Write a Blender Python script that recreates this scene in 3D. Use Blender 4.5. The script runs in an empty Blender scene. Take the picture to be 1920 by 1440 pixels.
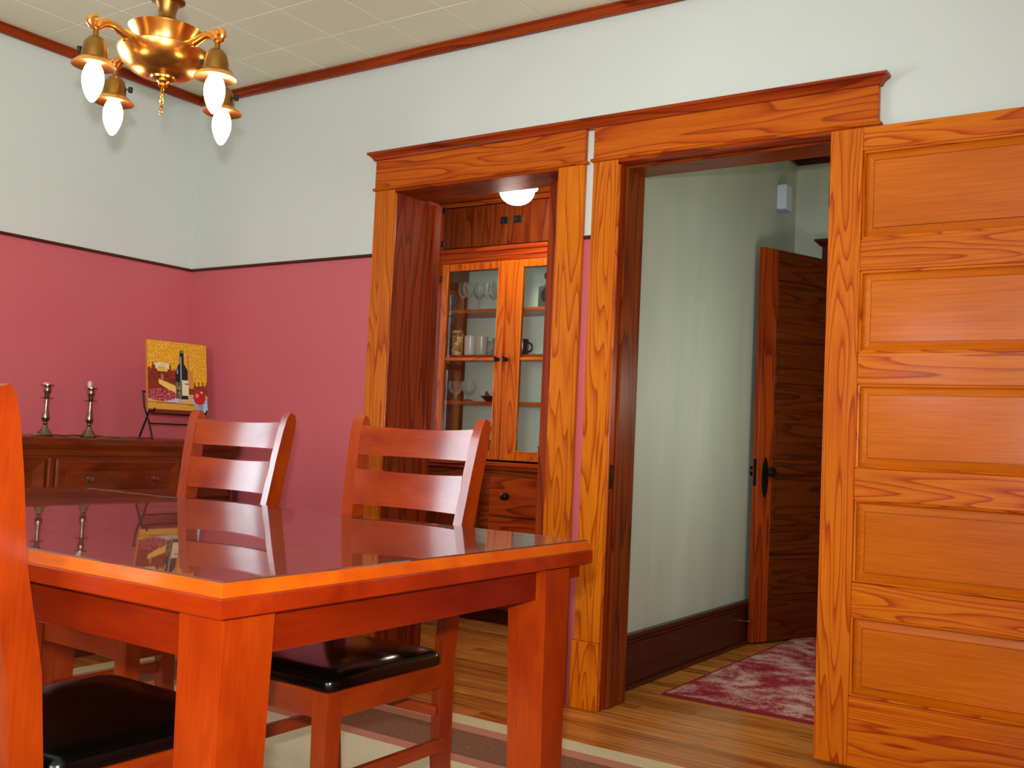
import bpy, bmesh, math, random
from mathutils import Vector, Matrix
random.seed(7)
PI = math.pi
scn = bpy.context.scene
COL = scn.collection

# ------------------------------------------------------------------ camera
cam = bpy.data.cameras.new('camera'); cam_o = bpy.data.objects.new('camera', cam); COL.objects.link(cam_o)
yaw, pitch, roll = math.radians(34.003), math.radians(3.091), math.radians(2.618)
cy_, sy_ = math.cos(yaw), math.sin(yaw)
FW = Vector((-sy_*math.cos(pitch), cy_*math.cos(pitch), math.sin(pitch)))
r0 = Vector((cy_, sy_, 0)); u0 = r0.cross(FW)
RT = math.cos(roll)*r0 + math.sin(roll)*u0
UP = -math.sin(roll)*r0 + math.cos(roll)*u0
CP = Vector((4.3237, -3.3893, 0.9974))
M = Matrix((RT, UP, -FW)).transposed().to_4x4(); M.translation = CP
cam_o.matrix_world = M
cam.sensor_width = 36.0; cam.lens = 1899.23/1920*36.0; cam.clip_start = 0.05
scn.camera = cam_o

# ------------------------------------------------------------------ world, light, exposure
w = bpy.data.worlds.new('sky'); scn.world = w; w.use_nodes = True
w.node_tree.nodes['Background'].inputs[0].default_value = (0.62, 0.78, 1.0, 1)
w.node_tree.nodes['Background'].inputs[1].default_value = 3.0
scn.view_settings.view_transform = 'Standard'; scn.view_settings.look = 'None'
scn.view_settings.exposure = 0.17; scn.view_settings.gamma = 1.0; scn.view_settings.use_curve_mapping = False

def light(name, kind, loc, energy, color, **kw):
    l = bpy.data.lights.new(name, kind); l.energy = energy; l.color = color
    for k, v in kw.items(): setattr(l, k, v)
    o = bpy.data.objects.new(name, l); COL.objects.link(o); o.location = loc
    return o
# the photographer's flash, just above the lens
fl = light('flash', 'SPOT', CP + UP*0.107 - RT*0.018, 215, (.95, .985, 1.0), spot_size=math.radians(104), spot_blend=1.0, shadow_soft_size=0.022)
fl.rotation_euler = (-(FW+UP*0.05-RT*0.32)).to_track_quat('Z', 'Y').to_euler()
# left and front daylight, added fill elsewhere (area lights in the window openings)
wl = light('daylight_left', 'AREA', (-0.12, -2.4, 1.45), 62, (0.78, 0.9, 1.0), shape='RECTANGLE', size=1.35, size_y=1.25)
wl.rotation_euler = (0, -PI/2, 0)
wf = light('daylight_front', 'AREA', (2.6, -5.34, 1.75), 8, (0.82, 0.92, 1.0), shape='RECTANGLE', size=.6, size_y=.7)
wf.rotation_euler = (PI/2, 0, 0)
wg = light('fill_behind', 'AREA', (4.05, -5.34, 1.5), 80, (0.86, 0.94, 1.0), shape='RECTANGLE', size=1.3, size_y=1.3)  # added source for general fill from behind the camera
wg.rotation_euler = (PI/2, 0, 0)
wr = light('fill_right', 'AREA', (5.04, -4.3, 1.5), 85, (0.9, 0.97, 1.0), shape='RECTANGLE', size=1.3, size_y=1.2)  # added source to brighten the left wall
wr.rotation_euler = (0, PI/2, 0)
wp = light('fill_pantry', 'AREA', (.16, .62, 1.45), 15, (0.9, 1.0, 0.94), shape='RECTANGLE', size=1.0, size_y=.45)  # added source to lift the pantry brightness
wp.rotation_euler = (0, -PI/2, 0)
light('pantry_lamp', 'POINT', (1.44, .80, 2.08), 12, (1.0, .93, .82), shadow_soft_size=0.08)
light('fill_hall', 'POINT', (3.25, 0.95, 1.25), 11, (0.95, 1.0, 0.85), shadow_soft_size=0.12)  # added bare fill for the hall, no fixture there

scn.cycles.transparent_max_bounces = 24

# ------------------------------------------------------------------ materials
def lin(c):
    return tuple(((v/255)/12.92 if v/255 <= .04045 else (((v/255)+.055)/1.055)**2.4) for v in c[:3]) + (1,)
def new_mat(name):
    m = bpy.data.materials.new(name); m.use_nodes = True
    return m, m.node_tree, m.node_tree.nodes['Principled BSDF']
def N(nt, t, **kw):
    n = nt.nodes.new(t)
    for k, v in kw.items():
        if k in n.inputs.keys() if isinstance(k, str) else False: n.inputs[k].default_value = v
        else: setattr(n, k, v)
    return n
def math_n(nt, op, a, b=None, c=None):
    n = nt.nodes.new('ShaderNodeMath'); n.operation = op
    for i, v in enumerate((a, b, c)):
        if v is None: continue
        if isinstance(v, (int, float)): n.inputs[i].default_value = v
        else: nt.links.new(v, n.inputs[i])
    return n.outputs[0]
def ramp(nt, fac, stops):
    r = nt.nodes.new('ShaderNodeValToRGB'); e = r.color_ramp.elements
    while len(e) > 1: e.remove(e[-1])
    e[0].position = stops[0][0]; e[0].color = stops[0][1]
    for p, c in stops[1:]:
        x = e.new(p); x.color = c
    nt.links.new(fac, r.inputs[0]); return r.outputs[0]
def noise(nt, vec, scale, detail=2, rough=.5, dist=0):
    n = nt.nodes.new('ShaderNodeTexNoise'); n.inputs['Scale'].default_value = scale
    n.inputs['Detail'].default_value = detail; n.inputs['Roughness'].default_value = rough; n.inputs['Distortion'].default_value = dist
    nt.links.new(vec, n.inputs['Vector']); return n.outputs['Fac']
def mixc(nt, fac, a, b, blend='MIX'):
    n = nt.nodes.new('ShaderNodeMix'); n.data_type = 'RGBA'; n.blend_type = blend
    for s, v in ((0, fac), (6, a), (7, b)):
        if isinstance(v, (int, float)): n.inputs[s].default_value = v
        elif isinstance(v, tuple): n.inputs[s].default_value = v
        else: nt.links.new(v, n.inputs[s])
    return n.outputs[2]
def coords(nt, scale, rnd=True):
    tc = nt.nodes.new('ShaderNodeTexCoord'); v = tc.outputs['Object']
    if rnd:
        oi = nt.nodes.new('ShaderNodeObjectInfo')
        mm = nt.nodes.new('ShaderNodeVectorMath'); mm.operation = 'MULTIPLY_ADD'
        cx = nt.nodes.new('ShaderNodeCombineXYZ')
        r = math_n(nt, 'MULTIPLY', oi.outputs['Random'], 37.0)
        for i in range(3): nt.links.new(r, cx.inputs[i])
        ad = nt.nodes.new('ShaderNodeVectorMath'); ad.operation = 'ADD'
        nt.links.new(v, ad.inputs[0]); nt.links.new(cx.outputs[0], ad.inputs[1]); v = ad.outputs[0]
    mp = nt.nodes.new('ShaderNodeMapping'); mp.inputs['Scale'].default_value = scale
    nt.links.new(v, mp.inputs['Vector']); return mp.outputs[0]
def axscale(axis, along, across):
    s = [across]*3; s['xyz'.index(axis)] = along; return tuple(s)

_mc = {}
def fir(axis, light_c, mid_c, dark_c, key, rough=.34, rings=8.0, across=9.0, along=.9, strength=.9, coat=.15, vary=.0):
    k = ('fir', axis, key)
    if k in _mc: return _mc[k]
    m, nt, b = new_mat('fir_%s_%s' % (key, axis))
    n1 = noise(nt, coords(nt, axscale(axis, along, across)), 1.0, 1.5, .45, .25)
    r = math_n(nt, 'FRACT', math_n(nt, 'MULTIPLY', n1, rings))
    c = ramp(nt, r, [(0, lin(light_c)), (.35, lin(light_c)), (.72, lin(mid_c)), (.93, lin(dark_c)), (1, lin(light_c))])
    n2 = noise(nt, coords(nt, axscale(axis, 6, 220)), 1.0, 2, .6)
    c2 = mixc(nt, strength, lin(light_c), c)
    g = ramp(nt, n2, [(.3, (.82, .78, .72, 1)), (.7, (1.06, 1.06, 1.06, 1))])
    c3 = mixc(nt, 1.0, c2, g, 'MULTIPLY')
    n3 = noise(nt, coords(nt, axscale(axis, .8, 2.5)), 1.0, 2, .5)
    g3 = ramp(nt, n3, [(.3, (.86, .8, .76, 1)), (.7, (1.06, 1.05, 1.0, 1))])
    c3 = mixc(nt, 1.0, c3, g3, 'MULTIPLY')
    if vary:
        oi = nt.nodes.new('ShaderNodeObjectInfo')
        g4 = ramp(nt, oi.outputs['Random'], [(0, (1-vary, 1-vary*1.2, 1-vary*1.4, 1)), (1, (1+vary, 1+vary*1.1, 1+vary*1.3, 1))])
        c3 = mixc(nt, 1.0, c3, g4, 'MULTIPLY')
    nt.links.new(c3, b.inputs['Base Color'])
    b.inputs['Roughness'].default_value = rough
    b.inputs['Coat Weight'].default_value = coat; b.inputs['Coat Roughness'].default_value = .14; b.inputs['Specular IOR Level'].default_value = .12
    _mc[k] = m; return m
def trimwood(ax): return fir(ax, (196, 96, 12), (184, 80, 8), (146, 48, 4), 'trim', rings=12)
def casewood(ax): return fir(ax, (212, 116, 12), (200, 98, 8), (160, 60, 4), 'case', across=12, rings=13)
def leafwood(ax): return fir(ax, (214, 114, 12), (204, 96, 8), (164, 52, 4), 'leaf', across=11, rings=14)
def panelwood(ax): return fir(ax, (208, 108, 10), (204, 102, 8), (196, 92, 6), 'panel', rough=.3, across=20, rings=4, strength=.4, coat=.3)
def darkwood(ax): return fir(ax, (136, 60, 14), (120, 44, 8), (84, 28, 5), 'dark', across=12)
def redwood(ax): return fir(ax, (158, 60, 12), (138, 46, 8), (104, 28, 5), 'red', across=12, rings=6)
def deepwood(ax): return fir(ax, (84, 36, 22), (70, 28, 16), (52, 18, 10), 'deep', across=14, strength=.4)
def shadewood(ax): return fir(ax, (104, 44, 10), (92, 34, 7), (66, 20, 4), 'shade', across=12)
def floorwood(ax): return fir(ax, (214, 142, 70), (196, 118, 48), (158, 84, 26), 'floor', rough=.22, across=22, rings=6, along=.8, vary=.24, coat=.4)
def cherry(axis, key='cherry', base=(176, 70, 20), dark=(150, 44, 10), rough=.32, coat=.55, crough=.2):
    k = (key, axis)
    if k in _mc: return _mc[k]
    m, nt, b = new_mat('%s_%s' % (key, axis))
    n1 = noise(nt, coords(nt, axscale(axis, 4, 12)), 1.0, 3, .55, .4)
    c = ramp(nt, n1, [(.3, lin(dark)), (.65, lin(base))])
    n2 = noise(nt, coords(nt, axscale(axis, 10, 260)), 1.0, 2, .6)
    g = ramp(nt, n2, [(.3, (.85, .82, .8, 1)), (.7, (1.05, 1.05, 1.05, 1))])
    c = mixc(nt, 1.0, c, g, 'MULTIPLY'); nt.links.new(c, b.inputs['Base Color'])
    b.inputs['Roughness'].default_value = rough; b.inputs['Coat Weight'].default_value = coat; b.inputs['Coat Roughness'].default_value = crough; b.inputs['Specular IOR Level'].default_value = .15
    _mc[k] = m; return m
def plain(name, c, rough=.5, metal=0, coat=0, var=0, scale=20, spec=None):
    if name in _mc: return _mc[name]
    m, nt, b = new_mat(name)
    if var:
        n = noise(nt, coords(nt, (1, 1, 1), False), scale, 3, .6)
        l = lin(c); c1 = tuple(v*(1-var) for v in l[:3])+(1,); c2 = tuple(min(1, v*(1+var)) for v in l[:3])+(1,)
        nt.links.new(ramp(nt, n, [(.3, c1), (.7, c2)]), b.inputs['Base Color'])
    else: b.inputs['Base Color'].default_value = lin(c)
    b.inputs['Roughness'].default_value = rough; b.inputs['Metallic'].default_value = metal; b.inputs['Coat Weight'].default_value = coat
    if spec is not None: b.inputs['Specular IOR Level'].default_value = spec
    _mc[name] = m; return m
def emit(name, c, s):
    m = bpy.data.materials.new(name); m.use_nodes = True; nt = m.node_tree; nt.nodes.clear()
    e = nt.nodes.new('ShaderNodeEmission'); e.inputs[0].default_value = c; e.inputs[1].default_value = s
    o = nt.nodes.new('ShaderNodeOutputMaterial'); nt.links.new(e.outputs[0], o.inputs[0]); return m
def glassy(name, tint=(1, 1, 1, 1), gl=.09, rough=.02, white_sheen=0):
    m = bpy.data.materials.new(name); m.use_nodes = True; nt = m.node_tree; nt.nodes.clear()
    t = nt.nodes.new('ShaderNodeBsdfTransparent'); t.inputs[0].default_value = tint
    g = nt.nodes.new('ShaderNodeBsdfGlossy'); g.inputs['Roughness'].default_value = rough
    lw = nt.nodes.new('ShaderNodeFresnel'); lw.inputs[0].default_value = 1.45
    f = math_n(nt, 'MULTIPLY_ADD', lw.outputs[0], .9, gl)
    f = math_n(nt, 'MINIMUM', f, 1.0)
    if white_sheen:
        d = nt.nodes.new('ShaderNodeBsdfDiffuse'); d.inputs[0].default_value = (.85, .9, .86, 1)  # pale diffuse mixed in, standing in for bright glass highlights
        hm = nt.nodes.new('ShaderNodeMixShader'); hm.inputs[0].default_value = white_sheen
        nt.links.new(g.outputs[0], hm.inputs[1]); nt.links.new(d.outputs[0], hm.inputs[2]); g = hm
    mx = nt.nodes.new('ShaderNodeMixShader'); nt.links.new(f, mx.inputs[0]); nt.links.new(t.outputs[0], mx.inputs[1]); nt.links.new(g.outputs[0], mx.inputs[2])
    o = nt.nodes.new('ShaderNodeOutputMaterial'); nt.links.new(mx.outputs[0], o.inputs[0]); return m

def wall_paint():
    m, nt, b = new_mat('two_tone_wall_paint')
    tc = nt.nodes.new('ShaderNodeTexCoord'); sp = nt.nodes.new('ShaderNodeSeparateXYZ'); nt.links.new(tc.outputs['Object'], sp.inputs[0])
    st = math_n(nt, 'GREATER_THAN', sp.outputs[2], 1.79)
    n = noise(nt, coords(nt, (1, 1, 1), False), 1.3, 3, .5)
    up = ramp(nt, n, [(.3, lin((204, 210, 200))), (.7, lin((210, 216, 206)))])
    lo = ramp(nt, n, [(.3, lin((196, 92, 98))), (.7, lin((202, 98, 104)))])
    nt.links.new(mixc(nt, st, lo, up), b.inputs['Base Color']); b.inputs['Roughness'].default_value = .5
    return m
M_WALL = wall_paint()
M_UPPER = plain('unseen_wall_paint', (206, 206, 196), .6)
def hall_paint():
    m, nt, b = new_mat('grey_green_plaster')
    n = noise(nt, coords(nt, (3, 3, .5), False), 1.2, 4, .6, .6)
    nt.links.new(ramp(nt, n, [(.3, lin((176, 182, 166))), (.55, lin((186, 190, 174))), (.75, lin((196, 198, 184)))]), b.inputs['Base Color'])
    b.inputs['Roughness'].default_value = .55; return m
M_HALL = hall_paint()
M_CEIL = plain('ceiling_tile', (230, 236, 208), .7, var=.02, scale=3)
M_GROOVE = plain('ceiling_groove', (246, 240, 220), .8)
M_BRASS = plain('brass', (228, 176, 84), .24, metal=1)
M_BRASSD = plain('aged_brass', (150, 108, 52), .38, metal=1)
M_COPPER = plain('warm_brass', (240, 170, 84), .28, metal=1)
M_BLACK = plain('black_vinyl', (3, 3, 3), .2, coat=.12, spec=.3)
M_IRON = plain('dark_bronze', (34, 26, 22), .35, metal=.7)
M_BLACKI = plain('black_iron', (18, 14, 16), .45, metal=.3)
M_PEWTER = plain('worn_silver', (150, 130, 112), .26, metal=1)
M_WAX = plain('candle_wax', (200, 172, 168), .5)
M_WHITE = plain('white_plastic', (206, 216, 232), .45)
M_BACK = plain('cabinet_back_paint', (216, 228, 208), .5)
M_PANE = glassy('window_glass', (.98, 1, .985, 1), .0)
M_GLASS = glassy('drinking_glass', (.985, .99, .985, 1), .08, white_sheen=.6)
M_BULB = emit('bulb_glow', (1.0, .8, .55, 1), 21)
M_DOME = emit('dome_glow', (1.0, .93, .85, 1), 7)

# ------------------------------------------------------------------ mesh builder
class MB:
    def __init__(s): s.bm = bmesh.new()
    def box(s, x0, y0, z0, x1, y1, z1, bev=0, seg=1, mat=None):
        if x0 > x1: x0, x1 = x1, x0
        if y0 > y1: y0, y1 = y1, y0
        if z0 > z1: z0, z1 = z1, z0
        t = bmesh.new()
        v = [t.verts.new(p) for p in ((x0,y0,z0),(x1,y0,z0),(x1,y1,z0),(x0,y1,z0),(x0,y0,z1),(x1,y0,z1),(x1,y1,z1),(x0,y1,z1))]
        for f in ((0,3,2,1),(4,5,6,7),(0,1,5,4),(1,2,6,5),(2,3,7,6),(3,0,4,7)): t.faces.new([v[i] for i in f])
        if bev: bmesh.ops.bevel(t, geom=list(t.edges), offset=bev, segments=seg, affect='EDGES', profile=.5)
        s._add(t, mat); return s
    def _add(s, t, mat=None):
        if mat is not None: bmesh.ops.transform(t, matrix=mat, verts=list(t.verts))
        me = bpy.data.meshes.new('t'); t.to_mesh(me); t.free(); s.bm.from_mesh(me); bpy.data.meshes.remove(me)
    def loops(s, rings, closed=True, caps=True, mat=None):
        t = bmesh.new(); R = [[t.verts.new(p) for p in r] for r in rings]
        n = len(R[0])
        for a, b in zip(R, R[1:]):
            for i in range(n if closed else n-1):
                j = (i+1) % n
                t.faces.new((a[i], a[j], b[j], b[i]))
        if caps and closed:
            t.faces.new(list(reversed(R[0]))); t.faces.new(R[-1])
        bmesh.ops.recalc_face_normals(t, faces=list(t.faces))
        s._add(t, mat); return s
    def lathe(s, prof, c=(0,0,0), seg=24, mat=None, caps=True):
        rings = []
        for r, z in prof:
            r = max(r, 1e-4)
            rings.append([(c[0]+r*math.cos(2*PI*i/seg), c[1]+r*math.sin(2*PI*i/seg), c[2]+z) for i in range(seg)])
        return s.loops(rings, True, caps, mat)
    def tube(s, path, r, seg=8, mat=None):
        P = [Vector(p) for p in path]; rings = []
        up = Vector((0, 0, 1)); prev = None
        for i, p in enumerate(P):
            d = (P[min(i+1, len(P)-1)] - P[max(i-1, 0)]).normalized()
            a = d.cross(up) if prev is None else (prev - d*prev.dot(d))
            if a.length < 1e-4: a = d.cross(Vector((1, 0, 0)))
            a.normalize(); prev = a; b = d.cross(a)
            rr = r[i] if isinstance(r, (list, tuple)) else r
            rings.append([tuple(p + a*rr*math.cos(2*PI*k/seg) + b*rr*math.sin(2*PI*k/seg)) for k in range(seg)])
        return s.loops(rings, True, True, mat)
    def prism(s, poly, axis, a, b, mat=None):
        def P(u, v, w):
            return {'x': (w, u, v), 'y': (u, w, v), 'z': (u, v, w)}[axis]
        return s.loops([[P(u, v, a) for u, v in poly], [P(u, v, b) for u, v in poly]], True, True, mat)
    def rect(s, x0, y0, x1, y1, steps, caps=True):
        return s.loops([[(x0+i, y0+i, z), (x1-i, y0+i, z), (x1-i, y1-i, z), (x0+i, y1-i, z)] for i, z in steps], True, caps)
    def build(s, name, mat, parent=None, smooth=0, loc=None, rot=None):
        me = bpy.data.meshes.new(name); s.bm.to_mesh(me); s.bm.free()
        me.materials.append(mat)
        if smooth:
            for p in me.polygons: p.use_smooth = True
            me.set_sharp_from_angle(angle=math.radians(smooth))
        o = bpy.data.objects.new(name, me); COL.objects.link(o)
        if parent is not None: o.parent = parent
        if loc is not None: o.location = loc
        if rot is not None: o.rotation_euler = rot
        return o
def tag(o, label=None, cat=None, group=None, kind=None):
    if label: o['label'] = label
    if cat: o['category'] = cat
    if group: o['group'] = group
    if kind: o['kind'] = kind
    return o
def empty(name, loc=(0,0,0), rz=0, label=None, cat=None, group=None, kind=None):
    o = bpy.data.objects.new(name, None); COL.objects.link(o); o.location = loc; o.rotation_euler = (0, 0, rz); o.empty_display_size = .1
    return tag(o, label, cat, group, kind)
def dup(root, loc, rz=0, label=None, group=None, scale=None):
    r = root.copy(); COL.objects.link(r); r.location = loc; r.rotation_euler = (0, 0, rz)
    if label: r['label'] = label
    if group: r['group'] = group
    if scale: r.scale = (scale,)*3
    for ch in list(root.children):
        c = ch.copy(); COL.objects.link(c); c.parent = r
        for g in list(ch.children):
            d = g.copy(); COL.objects.link(d); d.parent = c
    return r

# ------------------------------------------------------------------ room shell
H = 2.70; RX = 4.9; FY = -5.2
O1 = (1.381, 2.226, 2.068)      # opening to the pantry
O2 = (2.495, 3.312, 2.075)      # opening to the hall
def wall(name, boxes, mat=M_WALL):
    m = MB()
    for b in boxes: m.box(*b)
    return tag(m.build(name, mat), kind='structure')
wall('wall_back', [(-.15, 0, 0, O1[0]-.019, .15, H), (O1[1]+.019, 0, 0, O2[0]-.019, .15, H), (O2[1]+.019, 0, 0, RX+.15, .15, H),
                   (O1[0]-.019, 0, O1[2]+.01, O1[1]+.019, .15, H), (O2[0]-.019, 0, O2[2]+.01, O2[1]+.019, .15, H)])
wall('wall_left', [(-.15, FY-.15, 0, 0, -3.1, H), (-.15, -1.7, 0, 0, 0, H), (-.15, -3.1, 0, 0, -1.7, .8), (-.15, -3.1, 2.15, 0, -1.7, H)])
wall('wall_front', [(0, FY-.15, 0, 2.28, FY, H), (2.92, FY-.15, 0, 3.38, FY, H), (4.72, FY-.15, 0, RX+.15, FY, H), (2.28, FY-.15, 0, 2.92, FY, 1.35), (2.28, FY-.15, 2.15, 2.92, FY, H),
                    (3.38, FY-.15, 0, 4.72, FY, .8), (3.38, FY-.15, 2.2, 4.72, FY, H)])
wall('wall_right', [(RX, FY, 0, RX+.15, -5.0, H), (RX, -3.6, 0, RX+.15, 0, H), (RX, -5.0, 0, RX+.15, -3.6, .8), (RX, -5.0, 2.2, RX+.15, -3.6, H)])
def window(name, ax, a0, a1, z0, z1, pos):
    r = empty(name, kind='structure')
    def bx(m, u0, d0, w0, u1, d1, w1):
        if ax == 'x': m.box(pos+d0, u0, w0, pos+d1, u1, w1)
        else: m.box(u0, pos+d0, w0, u1, pos+d1, w1)
    f = MB(); t = .05
    bx(f, a0, -.03, z0, a0+t, .03, z1); bx(f, a1-t, -.03, z0, a1, .03, z1); bx(f, a0, -.03, z1-t, a1, .03, z1); bx(f, a0, -.03, z0, a1, .03, z0+t)
    zm = (z0+z1)/2; bx(f, a0, -.03, zm-.02, a1, .03, zm+.02)
    f.build('sash', trimwood('z'), r)
    for q0, q1 in ((z0+t, zm-.02), (zm+.02, z1-t)):
        g = MB(); bx(g, a0+t, -.003, q0, a1-t, .003, q1); g.build('pane', M_PANE, r)
    return r
window('window_1', 'x', -3.1, -1.7, .8, 2.15, -.07)
window('window_2', 'y', 2.28, 2.92, 1.35, 2.15, FY-.07)
window('window_4', 'x', -5.0, -3.6, .8, 2.2, RX+.07)  # unseen window added to throw light on the left wall
window('window_3', 'y', 3.38, 4.72, .8, 2.2, FY-.07)  # unseen window added for general light

# ceiling with separate tiles
ce = tag(MB().box(-.15, FY-.15, H+.006, RX+.15, .15, H+.12).build('ceiling', M_GROOVE), kind='structure')
tm = MB().box(.0015, .0015, 0, .3035, .3035, .0075, bev=.002)
t0 = tm.build('tile', M_CEIL, ce, loc=(0, -.305, H-.001)); tme = t0.data
for i in range(16):
    for j in range(17):
        if i == 0 and j == 0: continue
        o = bpy.data.objects.new('tile', tme); COL.objects.link(o); o.parent = ce
        o.location = (i*.305, -.305*(j+1), H-.001+random.uniform(0, .0006))

# floor boards
fl_ = tag(MB().box(-.15, FY-.15, -.12, RX+.15, 3.3, -.006).build('floor', deepwood('x')), kind='structure')
BW = .083; row = 0; y = FY
while y < 3.2:
    x = -.0; cuts = []
    while x < RX:
        L = random.choice((1.3, 1.7, 2.1, 2.6)) if x > 0 else random.uniform(.7, 2.4)
        x2 = min(RX, x+L)
        if RX-x2 < .5: x2 = RX
        cuts.append((x, x2)); x = x2
    for a, b in cuts:
        if y > 1.35 and a < 2.0 and b < 2.4: continue
        z = random.uniform(-.0006, 0)
        MB().box(a+.0008, 0, -.006, b-.0008, BW-.0012, z, bev=.0008).build('board', floorwood('x'), fl_, loc=(0, y, 0))
    y += BW

# ceiling trims (flat picture moulding) and the plate rail between the two wall colours
tag(MB().box(0, -.028, 2.657, RX, 0, 2.699, bev=.004).box(0, -.034, 2.688, RX, 0, 2.699, bev=.003).build('trim_1', redwood('x')), kind='structure')
tag(MB().box(0, FY, 2.657, .028, -.028, 2.699, bev=.004).box(0, FY, 2.688, .034, -.034, 2.699, bev=.003).build('trim_2', redwood('y')), kind='structure')
def rail(x0, x1, n): tag(MB().box(x0, -.012, 1.785, x1, 0, 1.799, bev=.003).build(n, deepwood('x')), kind='structure')
rail(0, 1.262, 'trim_3'); rail(2.347, 2.385, 'trim_4')
tag(MB().box(0, -1.7, 1.785, .012, -.012, 1.799, bev=.003).build('trim_5', deepwood('y')), kind='structure')
# baseboards of the dining room
def baseb(name, x0, x1):
    tag(MB().box(x0, -.02, 0, x1, 0, .2, bev=.002).box(x0, -.026, .2, x1, 0, .225, bev=.005).build(name, darkwood('x')), kind='structure')
baseb('baseboard_back', 0, 1.262)
tag(MB().box(0, FY, 0, .02, -.026, .2, bev=.002).box(0, FY, .2, .026, -.026, .225, bev=.005).build('baseboard_left', darkwood('y')), kind='structure')

# ------------------------------------------------------------------ doorway casings
def casing(name, xo0, xi0, xi1, xo1, zt, jd, jl, jr):
    r = empty(name, kind='structure')
    for (a, b) in ((xo0, xi0), (xi1, xo1)):
        MB().box(a, -.022, .25, b, 0, zt, bev=.003).build('side_casing', casewood('z'), r)
        MB().box(a-.008 if a == xo0 else a-.002, -.028, 0, b+.002, 0, .25, bev=.003).build('plinth_block', casewood('z'), r)
    MB().box(xo0-.012, -.03, zt, xo1+.012, 0, zt+.012, bev=.004).build('fillet', trimwood('x'), r)
    MB().box(xo0, -.024, zt+.012, xo1, 0, 2.219, bev=.002).build('head_board', trimwood('x'), r)
    # jambs and soffit
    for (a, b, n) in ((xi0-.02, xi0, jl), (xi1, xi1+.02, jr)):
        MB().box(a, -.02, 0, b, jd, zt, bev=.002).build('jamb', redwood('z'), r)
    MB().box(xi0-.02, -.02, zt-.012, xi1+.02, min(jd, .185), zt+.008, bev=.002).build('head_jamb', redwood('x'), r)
    return r
c1 = casing('trim_6', 1.262, O1[0], O1[1], 2.347, 2.079, .30, 0, 0)
c2 = casing('trim_7', 2.385, O2[0], O2[1], 3.456, 2.082, .185, 0, 0)
# slim bead along the inner edge of the casings, door stops
for (x, r) in ((O1[0], c1), (O2[0], c2)):
    MB().tube([(x+.006, -.02, .02), (x+.006, -.02, 2.06)], .006, 8).build('edge_bead', trimwood('z'), r, smooth=60)
for (x, r) in ((O1[0], c1),):
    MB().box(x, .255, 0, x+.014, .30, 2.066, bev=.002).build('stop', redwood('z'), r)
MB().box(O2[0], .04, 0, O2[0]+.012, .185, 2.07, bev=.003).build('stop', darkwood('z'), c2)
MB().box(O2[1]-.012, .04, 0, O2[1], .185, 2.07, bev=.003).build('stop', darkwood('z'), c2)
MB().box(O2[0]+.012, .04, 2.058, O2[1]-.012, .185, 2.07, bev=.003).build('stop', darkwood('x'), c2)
sp = MB().box(O2[0]-.0005, .006, .825, O2[0]+.002, .032, .915, bev=.0008).build('strike_plate', M_IRON, c2)
MB().box(O2[0]+.001, .012, .872, O2[0]+.0035, .026, .9, bev=.0006).build('latch_slot', M_BLACKI, sp)
# one crown moulding runs over both doorways
cr = MB(); g = [(0, 2.215), (.008, 2.216), (.012, 2.226), (.022, 2.236), (.03, 2.240), (.032, 2.250), (.0, 2.252)]
cr.loops([[(1.262-q, -.024-q, z), (3.456+q, -.024-q, z), (3.456+q, 0, z), (1.262-q, 0, z)] for q, z in g])
tag(cr.build('trim_8', redwood('x')), kind='structure')

# sliding pocket door edge showing at the right of the pantry opening
pk = empty('door_3', kind='structure')
MB().box(2.112, .10, .02, 2.30, .138, 2.062, bev=.006, seg=3).build('door_edge', redwood('z'), pk)
MB().box(2.106, .113, .02, 2.112, .125, 2.058, bev=.002).build('edge_tongue', redwood('z'), pk)

# ------------------------------------------------------------------ five panel doors
def panel_door(name, w, h, zr, stile, loc, rz, woods, t=.036):
    """leaf in local coordinates: hinge edge at x=0, width to +x, front face at y=-t/2"""
    r = empty(name, loc, rz, kind='structure')
    sw, rw, pw = woods; a = t/2
    MB().box(0, -a, 0, stile, a, h, bev=.0015).build('stile', sw, r)
    MB().box(w-stile, -a, 0, w, a, h, bev=.0015).build('stile', sw, r)
    x0, x1 = stile+.0006, w-stile-.0006
    edges = [(0, zr[0][0])] + [(zr[i][1], zr[i+1][0]) for i in range(len(zr)-1)] + [(zr[-1][1], h)]
    for z0, z1 in edges:
        MB().box(x0, -a+.0004, z0, x1, a-.0004, z1, bev=.0012).build('rail', rw, r)
    for z0, z1 in zr:
        m = MB()
        for sg in (-1, 1):
            st = [(0, .004), (.0, .0075), (.006, .0075), (.0075, .0035), (.034, .0105), (.0345, .007), (.0368, .007), (.0373, .0148)]
            m.loops([[(x0+i, sg*d, z0+i), (x1-i, sg*d, z0+i), (x1-i, sg*d, z1-i), (x0+i, sg*d, z1-i)] for i, d in st])
        m.build('panel', pw, r)
        cx = lambda v: min(max(v, x0+.004), x1-.004)
        cz = lambda v: min(max(v, z0+.004), z1-.004)
        for prs, wd in (((((x0, z0), (x1, z0)), ((x0, z1), (x1, z1))), rw), ((((x0, z0), (x0, z1)), ((x1, z0), (x1, z1))), sw)):
            for (p, q) in prs:
                b = MB()
                for sg in (-1, 1):
                    b.tube([(cx(p[0]), sg*(a-.0075), cz(p[1])), (cx(q[0]), sg*(a-.0075), cz(q[1]))], .0058, 6)
                b.build('panel_moulding', wd, r, smooth=60)
    return r
d1 = panel_door('door_1', .80, 2.045, [(.215, .468), (.572, .835), (.935, 1.205), (1.305, 1.573), (1.675, 1.968)], .106,
                (3.318, -.056, .018), 0, (leafwood('z'), leafwood('x'), panelwood('x')))
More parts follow.
